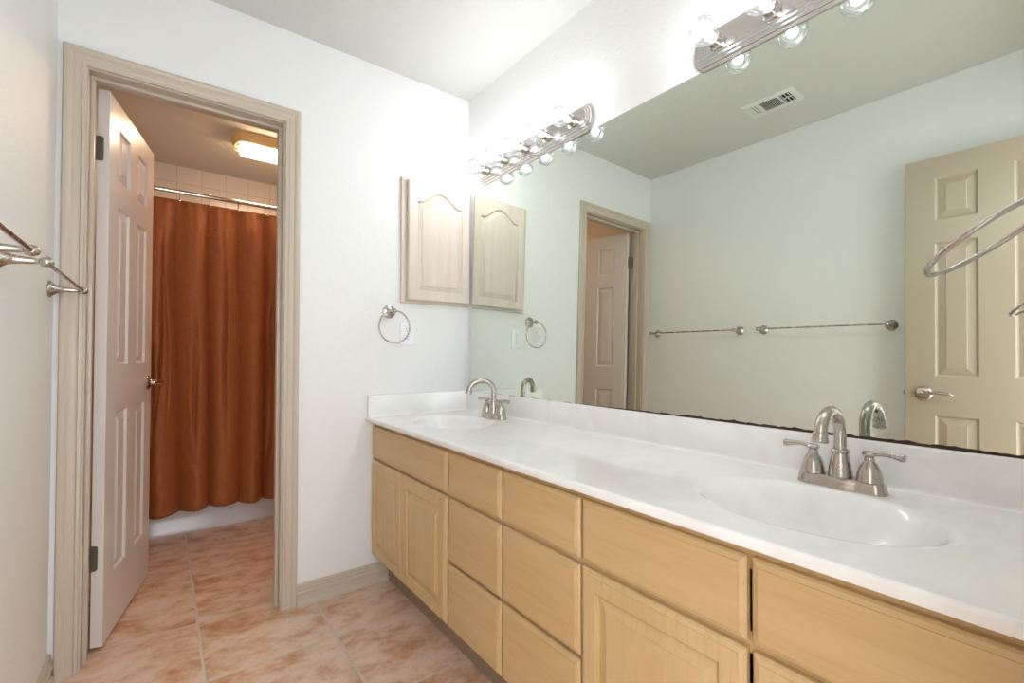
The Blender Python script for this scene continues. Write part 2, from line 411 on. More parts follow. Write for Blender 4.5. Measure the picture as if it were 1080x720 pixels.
def lever(door, base, out, along, label=None):
    """round rose with a curved lever"""
    base = Vector(base); out = Vector(out).normalized(); al = Vector(along).normalized()
    bm = nb()
    lathe(bm, base, out, [(0, 0), (.032, 0), (.033, .003), (.031, .007), (.024, .011), (.015, .014), (.0125, .018), (.0115, .045), (.013, .050), (.0125, .058), (.006, .062), (0, .0625)], 28)
    pts, rad = [], []
    for i in range(15):
        s = i/14
        pts.append(base+out*(.052+.006*math.sin(s*PI)-.010*s)+al*(.105*s)+Vector((0, 0, .008*math.sin(s*2.6)-.006*s*s)))
        rad.append(.0095*(1-.42*s) if i < 14 else .0035)
    tube(bm, pts, rad, 14)
    return obj('door_handle', bm, M_NICKEL, door)
def hinges(door, hx, hy, ang, n_, d, zs, leafside):
    for z in zs:
        bm = nb()
        # knuckle
        c = Vector((hx, hy, z))
        for k in range(5):
            lathe(bm, c+Vector((0, 0, -.0445+k*.0178)), (0, 0, 1), [(0, 0), (.0055, 0), (.006, .0008), (.006, .0166), (.0055, .0174), (0, .0174)], 14)
        lathe(bm, c+Vector((0, 0, .0445)), (0, 0, 1), [(.004, 0), (.0055, .002), (.004, .005), (0, .006)], 12)
        lathe(bm, c+Vector((0, 0, -.0445)), (0, 0, -1), [(.004, 0), (.0055, .002), (.004, .005), (0, .006)], 12)
        # leaf on the door's edge
        p0 = c+n_*.002; lf = leafside
        poly = []
        R_, W_, hh = .008, .030, .0445
        for (cx_, cz_, a0) in ((W_-R_, hh-R_, 0), (0, hh, None), (0, -hh, None), (W_-R_, -hh+R_, -PI/2)):
            if a0 is None: poly.append((cx_, cz_))
            elif a0 == 0:
                for q in range(6): aa = q/5*PI/2; poly.append((cx_+R_*math.cos(aa), cz_+R_*math.sin(aa)))
            else:
                for q in range(6): aa = -PI/2+q/5*PI/2; poly.append((cx_+R_*math.cos(aa), cz_+R_*math.sin(aa)))
        pp = [c+n_*a+Vector((0, 0, b))-d*.0015 for a, b in poly]
        prism(bm, pp, (0, 0, 0), d*.003)
        for a, b in ((.013, .028), (.021, .012), (.013, -.004), (.021, -.018), (.013, -.032)):
            lathe(bm, c+n_*a+Vector((0, 0, b))-d*.0014, -d, [(0, 0), (.0035, 0), (.003, .001), (0, .0012)], 10)
        # leaf on the jamb
        box(bm, (hx-.0016, hy-.030, z-.0445), (hx, hy+.001, z+.0445))
        obj('hinge', bm, M_DARKMETAL, door)
# door_1: into the tub room, hinged on the left jamb
A1 = math.atan2(.59, .120)
H1 = (-1.5085, .1180)
door1, o1, d1, n1 = six_panel_door('door_1', H1, A1, -1, M_DOOR_LIT)
lever(door1, o1+d1*(DW-.062)+n1*DT+Vector((0, 0, .918)), n1, -d1)
lever(door1, o1+d1*(DW-.062)+Vector((0, 0, .918)), -n1, -d1)
hinges(door1, -1.5195, .1180, A1, n1, d1, (1.812, .330), None)
bm = B((-1.0, 0, 0), (-.99, .01, .01)); bm.free()
bm = nb(); e_ = o1+d1*DW
prism(bm, [e_+n1*a+Vector((0, 0, b)) for a, b in ((.005, .890), (.030, .890), (.030, .946), (.005, .946))], (0, 0, 0), d1*.0012)
prism(bm, [e_+n1*a+Vector((0, 0, b)) for a, b in ((.011, .909), (.024, .909), (.024, .927), (.011, .927))], (0, 0, 0), d1*.009)
obj('latch', bm, M_NICKEL, door1)
# door_2: the entrance door, folded back along the left wall
H2 = (-1.5100, -2.1110)
door2, o2, d2, n2 = six_panel_door('door_2', H2, PI/2, 1, M_DOOR)
# face towards the room is at x = H2.x ; shift the handle onto it
lever(door2, o2+d2*(DW-.066)+Vector((0, 0, .930)), -n2, -d2)
lever(door2, o2+d2*(DW-.066)+n2*DT+Vector((0, 0, .930)), n2, -d2)
bm = nb(); e_ = o2+d2*DW
prism(bm, [e_+n2*a+Vector((0, 0, b)) for a, b in ((.005, .905), (.030, .905), (.030, .960), (.005, .960))], (0, 0, 0), d2*.0012)
prism(bm, [e_+n2*a+Vector((0, 0, b)) for a, b in ((.011, .923), (.024, .923), (.024, .941), (.011, .941))], (0, 0, 0), d2*.010)
obj('latch', bm, M_DARKMETAL, door2)
hinges(door2, -1.5140, -2.1165, PI/2, n2, d2, (1.812, .330), None)

# ------------------------------------------------------------------ vanity cabinets
ZB, ZT = .147, .7535      # bottom of fronts, top of carcass
XFF = -.521               # face frame plane
CP = [(0, 0), (.002, -.001), (.0035, -.009), (.0075, -.010), (.009, -.009), (.032, -.0025), (.0335, -.0005)]
def front(name, y0, y1, z0, z1, parent, mat, panel=False, label=None):
    """y0 > y1 (y0 is the far side)"""
    bm = nb(); P = lambda a, b, c: Vector((XFF-.0008-c, y0-a, z0+b))
    ww, hh = y0-y1, z1-z0
    pans = [(.044, .044, ww-.044, hh-.044)] if panel else []
    slab_front(bm, P, ww, hh, .0185, (.012, .0085), pans, CP)
    quad(bm, [P(0, 0, 0), P(ww, 0, 0), P(ww, hh, 0), P(0, hh, 0)])
    bmesh.ops.remove_doubles(bm, verts=bm.verts, dist=1e-5)
    o = obj(name, bm, mat, parent, smooth=.12)
    if label: o['label'] = label
    return o
def cabinet(label, ya, yb, fronts, group='maple vanity cabinets under the countertop'):
    t = thing('vanity_cabinet', label, 'cabinet', ((XFF)/2, (ya+yb)/2, 0), group)
    g = .0006
    bm = nb(); y0, y1 = ya-g, yb+g
    box(bm, (-.004, y0, .136), (XFF+.019, y0-.016, ZT)); box(bm, (-.004, y1+.016, .136), (XFF+.019, y1, ZT))
    box(bm, (-.004, y0-.016, .136), (XFF+.019, y1+.016, .152)); box(bm, (-.004, y0-.016, .152), (-.012, y1+.016, ZT))
    box(bm, (-.04, y0, 0), (-.435, y0-.016, .136)); box(bm, (-.04, y1+.016, 0), (-.435, y1, .136))
    obj('carcass', bm, M_MAPLE, t, smooth=None)
    bm = nb(); box(bm, (-.435, y0, 0), (-.447, y1, .136)); obj('toe_kick', bm, M_TOE, t, smooth=None)
    bm = nb()
    sw = .022
    box(bm, (XFF+.019, y0, .136), (XFF, y0-sw, ZT), .0008, 1); box(bm, (XFF+.019, y1+sw, .136), (XFF, y1, ZT), .0008, 1)
    box(bm, (XFF+.019, y0-sw, ZT-.045), (XFF, y1+sw, ZT)); box(bm, (XFF+.019, y0-sw, .136), (XFF, y1+sw, .160))
    for zz in sorted({fz[2] for fz in fronts if fz[2] > .2}):
        box(bm, (XFF+.019, y0-sw, zz-.024), (XFF, y1+sw, zz+.012))
    seen_y = sorted({fz[1] for fz in fronts})
    obj('face_frame', bm, M_MAPLE, t, smooth=None)
    for kind, fy0, fz0, fy1, fz1 in [(k, a, c, b, d) for k, a, c, b, d in [(q[0], q[1], q[2], q[3], q[4]) for q in fronts]]:
        if kind == 'door': front('door', fy0, fy1, fz0, fz1, t, M_MAPLE, True)
        elif kind == 'false': front('false_front', fy0, fy1, fz0, fz1, t, M_MAPLE_H)
        else:
            dr = front('drawer', fy0, fy1, fz0, fz1, t, M_MAPLE_H)
            bm = nb(); yy0, yy1 = min(fy0, y0)-.028, max(fy1, y1)+.028; zz0, zz1 = fz0+.02, fz1-.025
            box(bm, (XFF+.0005, yy0, zz0), (-.08, yy0-.012, zz1)); box(bm, (XFF+.0005, yy1+.012, zz0), (-.08, yy1, zz1))
            box(bm, (XFF+.0005, yy0-.012, zz0), (-.08, yy1+.012, zz0+.008)); box(bm, (-.092, yy0-.012, zz0+.008), (-.08, yy1+.012, zz1))
            obj('drawer_box', bm, M_MAPLE, dr, smooth=None)
    return t
ZF = (.592, .7335)
cabinet('maple sink cabinet beside the end wall, two doors under one wide blank front', -.0012, -.728,
        [('false', -.036, ZF[0], -.7245, ZF[1]), ('door', -.030, ZB, -.3585, .5795), ('door', -.3625, ZB, -.7245, .5795)])
cabinet('narrow maple cabinet of three stacked drawers, the one nearer the end wall', -.728, -1.0435,
        [('drawer', -.7365, ZF[0], -1.0395, ZF[1]), ('drawer', -.7365, .3685, -1.0395, .5785), ('drawer', -.7365, ZB, -1.0395, .3575)])
cabinet('maple cabinet of three stacked drawers, beside the cabinet under the near sink', -1.0435, -1.3555,
        [('drawer', -1.0475, ZF[0], -1.3515, ZF[1]), ('drawer', -1.0475, .3685, -1.3515, .5785), ('drawer', -1.0475, ZB, -1.3515, .3575)])
cabinet('wide maple sink cabinet under the near faucet with two blank fronts above its doors', -1.3555, -2.138,
        [('false', -1.3595, ZF[0], -1.7365, ZF[1]), ('false', -1.7450, ZF[0], -2.128, ZF[1]), ('door', -1.3585, ZB, -1.7355, .5795), ('door', -1.7460, ZB, -2.128, .5795)])

# ------------------------------------------------------------------ countertop with two moulded basins
SINKS = [(-.300, -.362), (-.300, -1.742)]
AX, AY = .160, .212
top = thing('countertop', 'long glossy white marble-look vanity top with two oval basins', 'countertop', (-CD/2, YN/2, CZ))
XI, XO = -BS+.0005, -CD+.008     # flat area limits
def ell(c, k, n=96): return [(c[0]+AX*k*math.cos(2*PI*i/n), c[1]+AY*k*math.sin(2*PI*i/n)) for i in range(n)]
bm = nb()
cells = []
ylim = [-.0005]
for c in SINKS:
    y1, y0 = c[1]+.27, c[1]-.27
    cells.append((y1, y0, c))
n = 96
def bound(c, y1, y0, th):
    dx, dy = AX*math.cos(th), AY*math.sin(th); s = 1e9
    if dx > 1e-9: s = min(s, (XI-c[0])/dx)
    if dx < -1e-9: s = min(s, (XO-c[0])/dx)
    if dy > 1e-9: s = min(s, (y1-c[1])/dy)
    if dy < -1e-9: s = min(s, (y0-c[1])/dy)
    return (c[0]+dx*s, c[1]+dy*s)
K0 = 1.06
for y1, y0, c in cells:
    ths = sorted([2*PI*i/n for i in range(n)]+[math.atan2((yy-c[1])/AY, (xx-c[0])/AX) % (2*PI) for xx in (XI, XO) for yy in (y0, y1)])
    inner = [bm.verts.new((c[0]+AX*K0*math.cos(t_), c[1]+AY*K0*math.sin(t_), CZ)) for t_ in ths]
    outer = [bm.verts.new((*bound(c, y1, y0, t_), CZ)) for t_ in ths]
    for i in range(len(ths)):
        j = (i+1) % len(ths); bm.faces.new((inner[i], inner[j], outer[j], outer[i]))
ye = YN+.0012
for a, b in ((-.0005, cells[0][0]), (cells[0][1], cells[1][0]), (cells[1][1], ye)):
    quad(bm, [(XI, a, CZ), (XO, a, CZ), (XO, b, CZ), (XI, b, CZ)])
# rounded front edge, underside, back
edge = [(-CD+.008, CZ), (-CD+.0045, CZ-.0006), (-CD+.0018, CZ-.0024), (-CD+.0004, CZ-.005), (-CD, CZ-.008), (-CD, CZ-.0175), (-CD+.001, CZ-.0195), (-CD+.003, CZ-.0202), (-.5, CZ-.0202)]
for (xa, za), (xb, zb) in zip(edge, edge[1:]):
    quad(bm, [(xa, -.0005, za), (xa, ye, za), (xb, ye, zb), (xb, -.0005, zb)])
for yy in (-.0005, ye):
    vs = [bm.verts.new((x, yy, z)) for x, z in edge]; bm.faces.new(vs)
bmesh.ops.remove_doubles(bm, verts=bm.verts, dist=1e-5)
for fc in bm.faces:
    pass
slab = obj('slab', bm, M_MARBLE, top, smooth=.7)
for p_ in slab.data.polygons:
    if abs(p_.normal.z) > .9999: p_.use_smooth = False
BP = [(1.06, 0), (1.035, -.0003), (1.01, -.0012), (.985, -.0034), (.96, -.0075), (.92, -.016), (.87, -.029), (.80, -.047), (.70, -.069), (.56, -.092), (.40, -.109), (.24, -.118), (.115, -.122)]
for c in SINKS:
    bm = nb(); R_ = []
    for k, z in BP: R_.append([bm.verts.new((x, y, CZ+z)) for x, y in ell(c, k)])
    for p, q in zip(R_, R_[1:]):
        for i in range(n): bm.faces.new((p[i], p[(i+1) % n], q[(i+1) % n], q[i]))
    bn = obj('basin', bm, M_MARBLE, top, smooth=1.2, recalc=False)
    bm = nb(); lathe(bm, (c[0], c[1], CZ-.124), (0, 0, 1), [(0, -.02), (.021, -.02), (.021, 0), (.026, .0015), (.026, .003), (.020, .004), (.018, .001), (0, .001)], 28)
    lathe(bm, (c[0], c[1], CZ-.123), (0, 0, 1), [(0, 0), (.0155, 0), (.0155, .006), (.012, .0085), (0, .009)], 24)
    obj('drain', bm, M_NICKEL, bn)
# backsplash with a cove at its foot, and side splash on the end wall
def splash(name, p0, p1, nrm, top_):
    n_ = Vector(nrm); bm = nb()
    pr = [(.0005, CZ-.01), (.0005, top_), (BS-.004, top_), (BS-.0015, top_-.0012), (BS, top_-.004), (BS, CZ+.010), (BS+.0008, CZ+.006), (BS+.003, CZ+.0025), (BS+.0065, CZ+.0008), (BS+.011, CZ+.0002), (BS+.011, CZ-.01)]
    prism(bm, [Vector(p0)+n_*d+Vector((0, 0, z)) for d, z in pr], p0, p1)
    return obj(name, bm, M_MARBLE, top, smooth=.9)
splash('backsplash', (0, -.0005, 0), (0, ye, 0), (-1, 0, 0), BZ)
splash('side_splash', (-.020, 0, 0), (-CD+.002, 0, 0), (0, -1, 0), BZ)

# ------------------------------------------------------------------ faucets
def faucet(label, yc, swivel=0):
    x0 = -.105; cs, sn = math.cos(swivel), math.sin(swivel)
    t = thing('faucet', label, 'faucet', (x0, yc, CZ), 'brushed nickel faucets on the countertop')
    z0 = CZ+.0003
    bm = nb()
    # waisted centerset base
    def outline(k, z):
        pts = []
        nn = 64
        for i in range(nn):
            th = 2*PI*i/nn
            a = math.cos(th); b = math.sin(th)
            yy = .0845*math.copysign(abs(b)**.62, b); s = abs(yy)/.0845
            wx = .0265+.004*math.cos(s*2*PI*1.0)+.001
            xx = wx*math.copysign(abs(a)**.75, a)
            pts.append(bm.verts.new((x0+xx*k, yc+yy*(1-(1-k)*.45), z)))
        return pts
    R_ = [outline(k, z0+z) for k, z in ((1.0, 0), (1.0, .004), (.97, .007), (.95, .010), (.93, .017), (.88, .022), (.80, .0245))]
    for p, q in zip(R_, R_[1:]):
        for i in range(64): bm.faces.new((p[i], p[(i+1) % 64], q[(i+1) % 64], q[i]))
    bm.faces.new(R_[0][::-1]); bm.faces.new(R_[-1])
    obj('base_plate', bm, M_NICKEL, t, smooth=.7)
    # spout body and gooseneck
    bm = nb()
    lathe(bm, (x0, yc, z0+.0245), (0, 0, 1), [(0, 0), (.0235, 0), (.0235, .002), (.0225, .012), (.0195, .032), (.0165, .048), (.0155, .052), (.0178, .0535), (.0180, .057), (.0160, .0595), (0, .060)], 32)
    pts = []; R0 = .0565; zt = z0+.0245+.055; zc = CZ+.1245
    pts += [(x0, yc, zt), (x0, yc, zt+.02), (x0, yc, zc-.02)]
    for i in range(0, 25):
        a = i/24*math.radians(173); q_ = R0-R0*math.cos(a); pts.append((x0-q_*cs, yc+q_*sn, zc+R0*.84*math.sin(a)))
    e = Vector(pts[-1]); dn = (Vector(pts[-1])-Vector(pts[-2])).normalized()
    tube(bm, pts, .0122, 20)
    lathe(bm, e-dn*.002, dn, [(0, 0), (.0140, 0), (.0152, .003), (.0142, .006), (.0142, .012), (.0155, .0145), (.0155, .018), (.0130, .021), (.010, .021), (.010, .017), (0, .017)], 24)
    obj('spout', bm, M_NICKEL, t, smooth=.6)
    for s in (1, -1):
        yy = yc+s*.0535
        bm = nb()
        lathe(bm, (x0, yy, z0+.0245), (0, 0, 1), [(0, 0), (.0245, 0), (.0245, .001), (.0235, .003), (.0228, .012), (.0195, .026), (.0145, .036), (.0100, .0415), (.0088, .0435), (.0098, .0455), (.0098, .048), (.0085, .050), (.0080, .054), (0, .0545)], 28)
        P0 = Vector((x0, yy, z0+.0245+.0575))
        lathe(bm, P0-Vector((0, 0, .0065)), (0, 0, 1), [(0, 0), (.0085, .0005), (.0128, .004), (.0135, .0075), (.010, .0115), (0, .0125)], 24)
        dr = Vector((-.13 if s > 0 else .05, s, .04)).normalized(); pts = []; rad = []
        for i in range(16):
            q = i/15; pts.append(P0+dr*(.006+.055*q)+Vector((0, 0, .003*math.sin(q*PI*1.3)))); rad.append(.0048+.0038*q**1.5 if i < 13 else (.0088, .0088, .0058)[i-13])
        tube(bm, pts, rad, 16)
        obj('handle', bm, M_NICKEL, t, smooth=.6)
    return t
faucet('brushed nickel gooseneck faucet at the far basin, near the end wall', -.388, math.radians(25))
faucet('brushed nickel gooseneck faucet behind the near oval basin in front', -1.738)

# ------------------------------------------------------------------ wall mirror leaning on the backsplash
TAU = -.0174
MX = -.020
def mp(z, off=0): return MX-(z-BZ)*math.tan(TAU)-off      # x of the mirror face at height z
ZM0, ZM1, YM0, YM1 = BZ+.0006, 1.9355, -.055, YN+.004
bm = nb()
P = [(mp(ZM0), YM0, ZM0), (mp(ZM0), YM1, ZM0), (mp(ZM1), YM1, ZM1), (mp(ZM1), YM0, ZM1)]
Q = [(max(p[0]+.0035, p[0]), p[1], p[2]) for p in P]
fv = [bm.verts.new(p) for p in P]; bv = [bm.verts.new((min(q[0], -.0003) if q[2] > 1.5 else q[0], q[1], q[2])) for q in Q]
f0 = bm.faces.new(fv); f0.material_index = 0
fb = bm.faces.new(bv[::-1]); fb.material_index = 1
for i in range(4):
    ff = bm.faces.new((fv[i], bv[i], bv[(i+1) % 4], fv[(i+1) % 4])); ff.material_index = 1
mir = obj('wall_mirror', bm, [M_MIRROR, M_GLASSEDGE], None, origin=(MX, YN/2, BZ), smooth=None)
tag(mir, 'large frameless mirror leaning on the backsplash along the whole vanity wall', 'mirror')
# ragged black line where the silvering has gone along the bottom
bm = nb(); rnd = random.Random(3); prev = None
yy = -.85; k = 0; hcur = 0
while yy > YM1+.003:
    g = min(1, (-.85-yy)/.5)
    tgt = (.0012+.0062*g)*rnd.uniform(.55, 1.25)+(.0035*g if rnd.random() < .12 else 0)
    hcur = hcur*.45+tgt*.55
    z1 = ZM0+hcur
    a = bm.verts.new((mp(ZM0, .0006), yy, ZM0)); b = bm.verts.new((mp(z1, .0006), yy, z1)); 
    if prev: bm.faces.new((prev[0], a, b, prev[1]))
    prev = (a, b); yy -= rnd.uniform(.004, .010)
for yy, s_, h_ in ((-.30, .03, .0014), (-.42, .02, .0018), (-.56, .05, .0012), (-.66, .02, .002), (-.76, .05, .0016)):
    zz = ZM0; vs = [bm.verts.new((mp(zz, .0006), yy, zz)), bm.verts.new((mp(zz, .0006), yy-s_, zz)), bm.verts.new((mp(zz+h_, .0006), yy-s_*.7, zz+h_)), bm.verts.new((mp(zz+h_, .0006), yy-s_*.2, zz+h_))]
    bm.faces.new(vs)
o = obj('desilvered_edge', bm, M_DESILVER, mir, smooth=None); o['label'] = 'ragged black edge where the mirror backing has worn off'

# ------------------------------------------------------------------ vanity light bars
def light_bar(label, y0, y1, bulbs, zc=1.988):
    ym = (y0+y1)/2; L = abs(y1-y0)/2; hz = .0565
    t = thing('vanity_light_bar', label, 'light fixture', (0, ym, zc), 'chrome light bars above the mirror')
    bm = nb()
    def ring(ins, x):
        R_ = hz-ins; Lc = L-.034; pts = []
        for sgn in (1, -1):                       # rounded ends (half ellipses)
            for i in range(17):
                a = -PI/2+PI*i/16
                yy = Lc+(.034-ins*.6)*math.cos(a); zz = R_*math.sin(a)
                if sgn == 1: pts.append((x, ym-yy, zc+zz))
                else: pts.append((x, ym+yy, zc-zz))
        return [bm.verts.new(p) for p in pts]
    prof = [(0, -.0005), (0, -.006), (.001, -.0075), (.0065, -.0085), (.0075, -.010), (.0085, -.0145), (.0095, -.016), (.015, -.017), (.016, -.0185), (.017, -.0225), (.018, -.024), (.0235, -.025), (.0245, -.0265), (.0255, -.0305), (.0265, -.032)]
    R_ = [ring(a, b) for a, b in prof]; nn = len(R_[0])
    for p, q in zip(R_, R_[1:]):
        for i in range(nn): bm.faces.new((p[i], p[(i+1) % nn], q[(i+1) % nn], q[i]))
    bm.faces.new(R_[-1]); bm.faces.new(R_[0][::-1])
    obj('base_plate', bm, M_CHROME, t, smooth=.35)
    for yb in bulbs:
        bm = nb()
        lathe(bm, (-.032, yb, zc), (-1, 0, 0), [(0, 0), (.026, 0), (.026, .002), (.0215, .004), (.0205, .022), (.0215, .024), (.0205, .026), (.0165, .026), (.0165, .010), (0, .010)], 28)
        obj('socket', bm, M_CHROME, t, smooth=.5)
        bx = -.103
        bm = nb(); pr = [(.0125, .000), (.0130, .012), (.0155, .018)]
        R0 = .0395; cx_ = .053
        for i in range(19):
            a = math.radians(157)-math.radians(157)*i/18
            pr.append((R0*math.sin(a), cx_-R0*math.cos(math.pi-a)*-1*-1 if False else cx_+R0*math.cos(a)))
        lathe(bm, (-.048, yb, zc), (-1, 0, 0), [p if p[0] > 1e-4 else (0, p[1]) for p in pr], 32, cap=False)
        bl = obj('bulb', bm, M_GLASS, t, smooth=1.2)
        bm = nb()
        lathe(bm, (-.050, yb, zc), (-1, 0, 0), [(.0118, 0), (.0118, .010), (.006, .016), (.003, .030), (0, .031)], 14, cap=False)
        obj('bulb_stem', bm, M_WHITEPL, bl)
        bm = nb(); bmesh.ops.create_icosphere(bm, subdivisions=3, radius=.0095, matrix=Matrix.Translation((-.100, yb, zc)))
        obj('filament', bm, M_FIL, bl, smooth=1.5)
        ld = bpy.data.lights.new('bulb_light', 'POINT'); ld.energy = BULB_W; ld.color = (.93, .97, 1.0); ld.shadow_soft_size = .014
        lo = bpy.data.objects.new('bulb_light', ld); COL.objects.link(lo); lo.parent = bl; lo.location = Vector((-.100, yb, zc))-Vector((0, ym, zc))
    return t
light_bar('five-bulb chrome light bar beside the end wall, over the far basin', -.122, -.905, [-.205-.154*k for k in range(5)])
light_bar('five-bulb chrome light bar over the near basin, cut by the photo top edge', -1.330, -2.112, [-1.413-.154*k for k in range(5)], 1.986)

# ------------------------------------------------------------------ medicine cabinet
t = thing('medicine_cabinet', 'whitewashed wood medicine cabinet with arched panel door on the end wall', 'cabinet', (-.20, 0, 1.317))
FX0, FX1, FZ0, FZ1 = -.393, -.006, 1.317, 1.932
bm = nb()
fw = .042
for a, b in (((FX0, -.0004, FZ0), (FX0+fw, -.016, FZ1)), ((FX1-fw+.01, -.0004, FZ0), (FX1-.0, -.016, FZ1)), ((FX0+fw, -.0004, FZ0), (FX1-fw+.01, -.016, FZ0+fw)), ((FX0+fw, -.0004, FZ1-fw), (FX1-fw+.01, -.016, FZ1))):
    box(bm, a, b, .0015, 1)
obj('face_frame', bm, M_PICKLED, t, smooth=None)
bm = nb()
DX0, DX1, DZ0, DZ1 = -.366, -.016, 1.330, 1.919
w_, h_ = DX1-DX0, DZ1-DZ0
P = lambda a, b, c: Vector((DX0+a, -.0205-c, DZ0+b))
rects(bm, P, [(0, 0, w_, h_, 0), (0, 0, w_, h_, .0145), (.002, .002, w_-.002, h_-.002, .0165), (.005, .005, w_-.005, h_-.005, .019)], last_flat=False)
quad(bm, [P(0, 0, 0), P(w_, 0, 0), P(w_, h_, 0), P(0, h_, 0)])
st_ = .044
def arch(s):   # s 0..1 across the panel, height above the shoulder
    s2 = min(max((s-.06)/.88, 0), 1)
    return .058*(.5-.5*math.cos(2*PI*s2))**.85
NA = 40
def outl(ins, d):
    a0, a1, b0 = st_+ins, w_-st_-ins, st_+ins; pts = [(a0, b0), (a1, b0)]
    tops = []
    for i in range(NA+1):
        s = 1-i/NA; uu = a0+(a1-a0)*s
        tops.append((uu, h_-.098-ins+arch(s)))
    return [P(a, b, d) for a, b in pts+tops], tops
o0, tops = outl(0, .019)
e = .005
quad(bm, [P(e, e, .019), P(st_, e, .019), P(st_, h_-e, .019), P(e, h_-e, .019)])
quad(bm, [P(w_-st_, e, .019), P(w_-e, e, .019), P(w_-e, h_-e, .019), P(w_-st_, h_-e, .019)])
quad(bm, [P(st_, e, .019), P(w_-st_, e, .019), P(w_-st_, st_, .019), P(st_, st_, .019)])
for (ua, va), (ub, vb) in zip(tops, tops[1:]):
    quad(bm, [P(ua, va, .019), P(ub, vb, .019), P(ub, h_-e, .019), P(ua, h_-e, .019)])
L = []
for ins, d in ((0, .019), (.003, .0165), (.0045, .0085), (.0085, .0075), (.011, .0085), (.030, .0160), (.0315, .0185)):
    L.append([bm.verts.new(p) for p in outl(ins, d)[0]])
for p, q in zip(L, L[1:]):
    for i in range(len(p)): bm.faces.new((p[i], p[(i+1) % len(p)], q[(i+1) % len(p)], q[i]))
bm.faces.new(L[-1])
bmesh.ops.remove_doubles(bm, verts=bm.verts, dist=1e-5)
obj('door', bm, M_PICKLED, t, smooth=.25)

# ------------------------------------------------------------------ towel rings
def towel_ring(label, base, out, swing):
    """base on the wall; out = wall normal; swing = angle of the ring away from the wall"""
    base = Vector(base); out = Vector(out)
    t = thing('towel_ring', label, 'towel ring', base, 'nickel towel rings')
    bm = nb()
    lathe(bm, base+out*.0003, out, [(0, 0), (.031, 0), (.032, .002), (.031, .006), (.027, .0085), (.018, .0105), (.012, .014), (.0085, .020), (.0070, .030), (.0065, .044), (.0085, .050), (.0105, .0545), (.0115, .060)], 28, cap=False)
    lathe(bm, base+out*.060, out, [(.0115, 0), (.012, .005), (.0115, .010), (.009, .015), (.005, .018), (0, .019)], 28, cap=False)
    obj('post', bm, M_NICKEL, t)
    piv = base+out*.070
    R_ = .0755; dn = Vector((0, 0, -1))*math.cos(swing)+out*math.sin(swing); sx = Vector((1, 0, 0))
    c = piv+dn*(R_-.001)
    bm = nb(); tube(bm, [c+(-dn*math.cos(a)+sx*math.sin(a))*R_ for a in [2*PI*i/72 for i in range(72)]], .0037, 14, closed=True)
    obj('ring', bm, M_NICKEL, t, smooth=1.2)
towel_ring('nickel towel ring hanging on the end wall beside the medicine cabinet', (-.449, 0, 1.268), (0, -1, 0), 0.02)
towel_ring('nickel towel ring swung out towards the viewer at the right edge, over the near sink', (-.440, YN, 1.2705), (0, 1, 0), math.radians(55.3))

# ------------------------------------------------------------------ towel bars on the left wall
def towel_bar(label, ya, yb, z=1.270):
    t = thing('towel_bar', label, 'towel bar', (XL, (ya+yb)/2, z), 'nickel towel bars on the left wall')
    bx = XL+.080
    for yy in (ya, yb):
        bm = nb()
        lathe(bm, (XL+.0003, yy, z), (1, 0, 0), [(0, 0), (.0265, 0), (.0275, .002), (.0265, .005), (.020, .010), (.014, .018), (.0108, .027), (.0100, .029), (.0108, .031), (.0100, .034), (.0085, .038), (.0072, .060), (.0060, .068), (.0065, .071)], 28, cap=False)
        lathe(bm, (XL+.0003, yy, z), (1, 0, 0), [(.0062, .069), (.0095, .072), (.0115, .078), (.0115, .083), (.009, .089), (.005, .0925), (0, .0935)], 24, cap=False)
        obj('post', bm, M_NICKEL, t)
    bm = nb(); tube(bm, [(bx, ya+.008, z), (bx, ya-.004, z), (bx, ya-.012, z), (bx, yb+.012, z), (bx, yb+.004, z), (bx, yb-.008, z)], [.0055, .0062, .0045, .0045, .0062, .0055], 16)
    obj('bar', bm, M_NICKEL, t)
towel_bar('nickel towel bar on the left wall closer to the door casing', -.085, -.685)
towel_bar('nickel towel bar on the left wall closer to the entrance door', -.830, -1.440)

# ------------------------------------------------------------------ outlet
t = thing('wall_outlet', 'white duplex outlet on the end wall under the medicine cabinet', 'outlet', (-.355, 0, 1.166))
bm = B((-.390, -.0004, 1.109), (-.320, -.0055, 1.223), .0025, 2); obj('cover_plate', bm, M_WHITEPL, t)
for dz in (.020, -.020):
    bm = nb(); pts = []
    zc_ = 1.166+dz
    for i in range(32):
        a = 2*PI*i/32; pts.append((-.355+.0165*math.cos(a), -.0056, zc_+max(-.0135, min(.0135, .0175*math.sin(a)))))
    prism(bm, pts, (0, 0, 0), (0, -.0012, 0)); rc = obj('receptacle', bm, M_WHITEPL, t)
    bm = nb()
    box(bm, (-.3625, -.0068, zc_-.001), (-.3605, -.0071, zc_+.008)); box(bm, (-.3495, -.0068, zc_), (-.3475, -.0071, zc_+.007))
    lathe(bm, (-.355, -.0068, zc_-.0075), (0, -1, 0), [(0, 0), (.0026, 0), (.0026, .0003), (0, .0003)], 12)
    obj('slots', bm, M_SLOT, rc)
bm = nb(); lathe(bm, (-.355, -.0055, 1.166), (0, -1, 0), [(0, 0), (.003, 0), (.0025, .001), (0, .0012)], 12); obj('screw', bm, M_NICKEL, t)

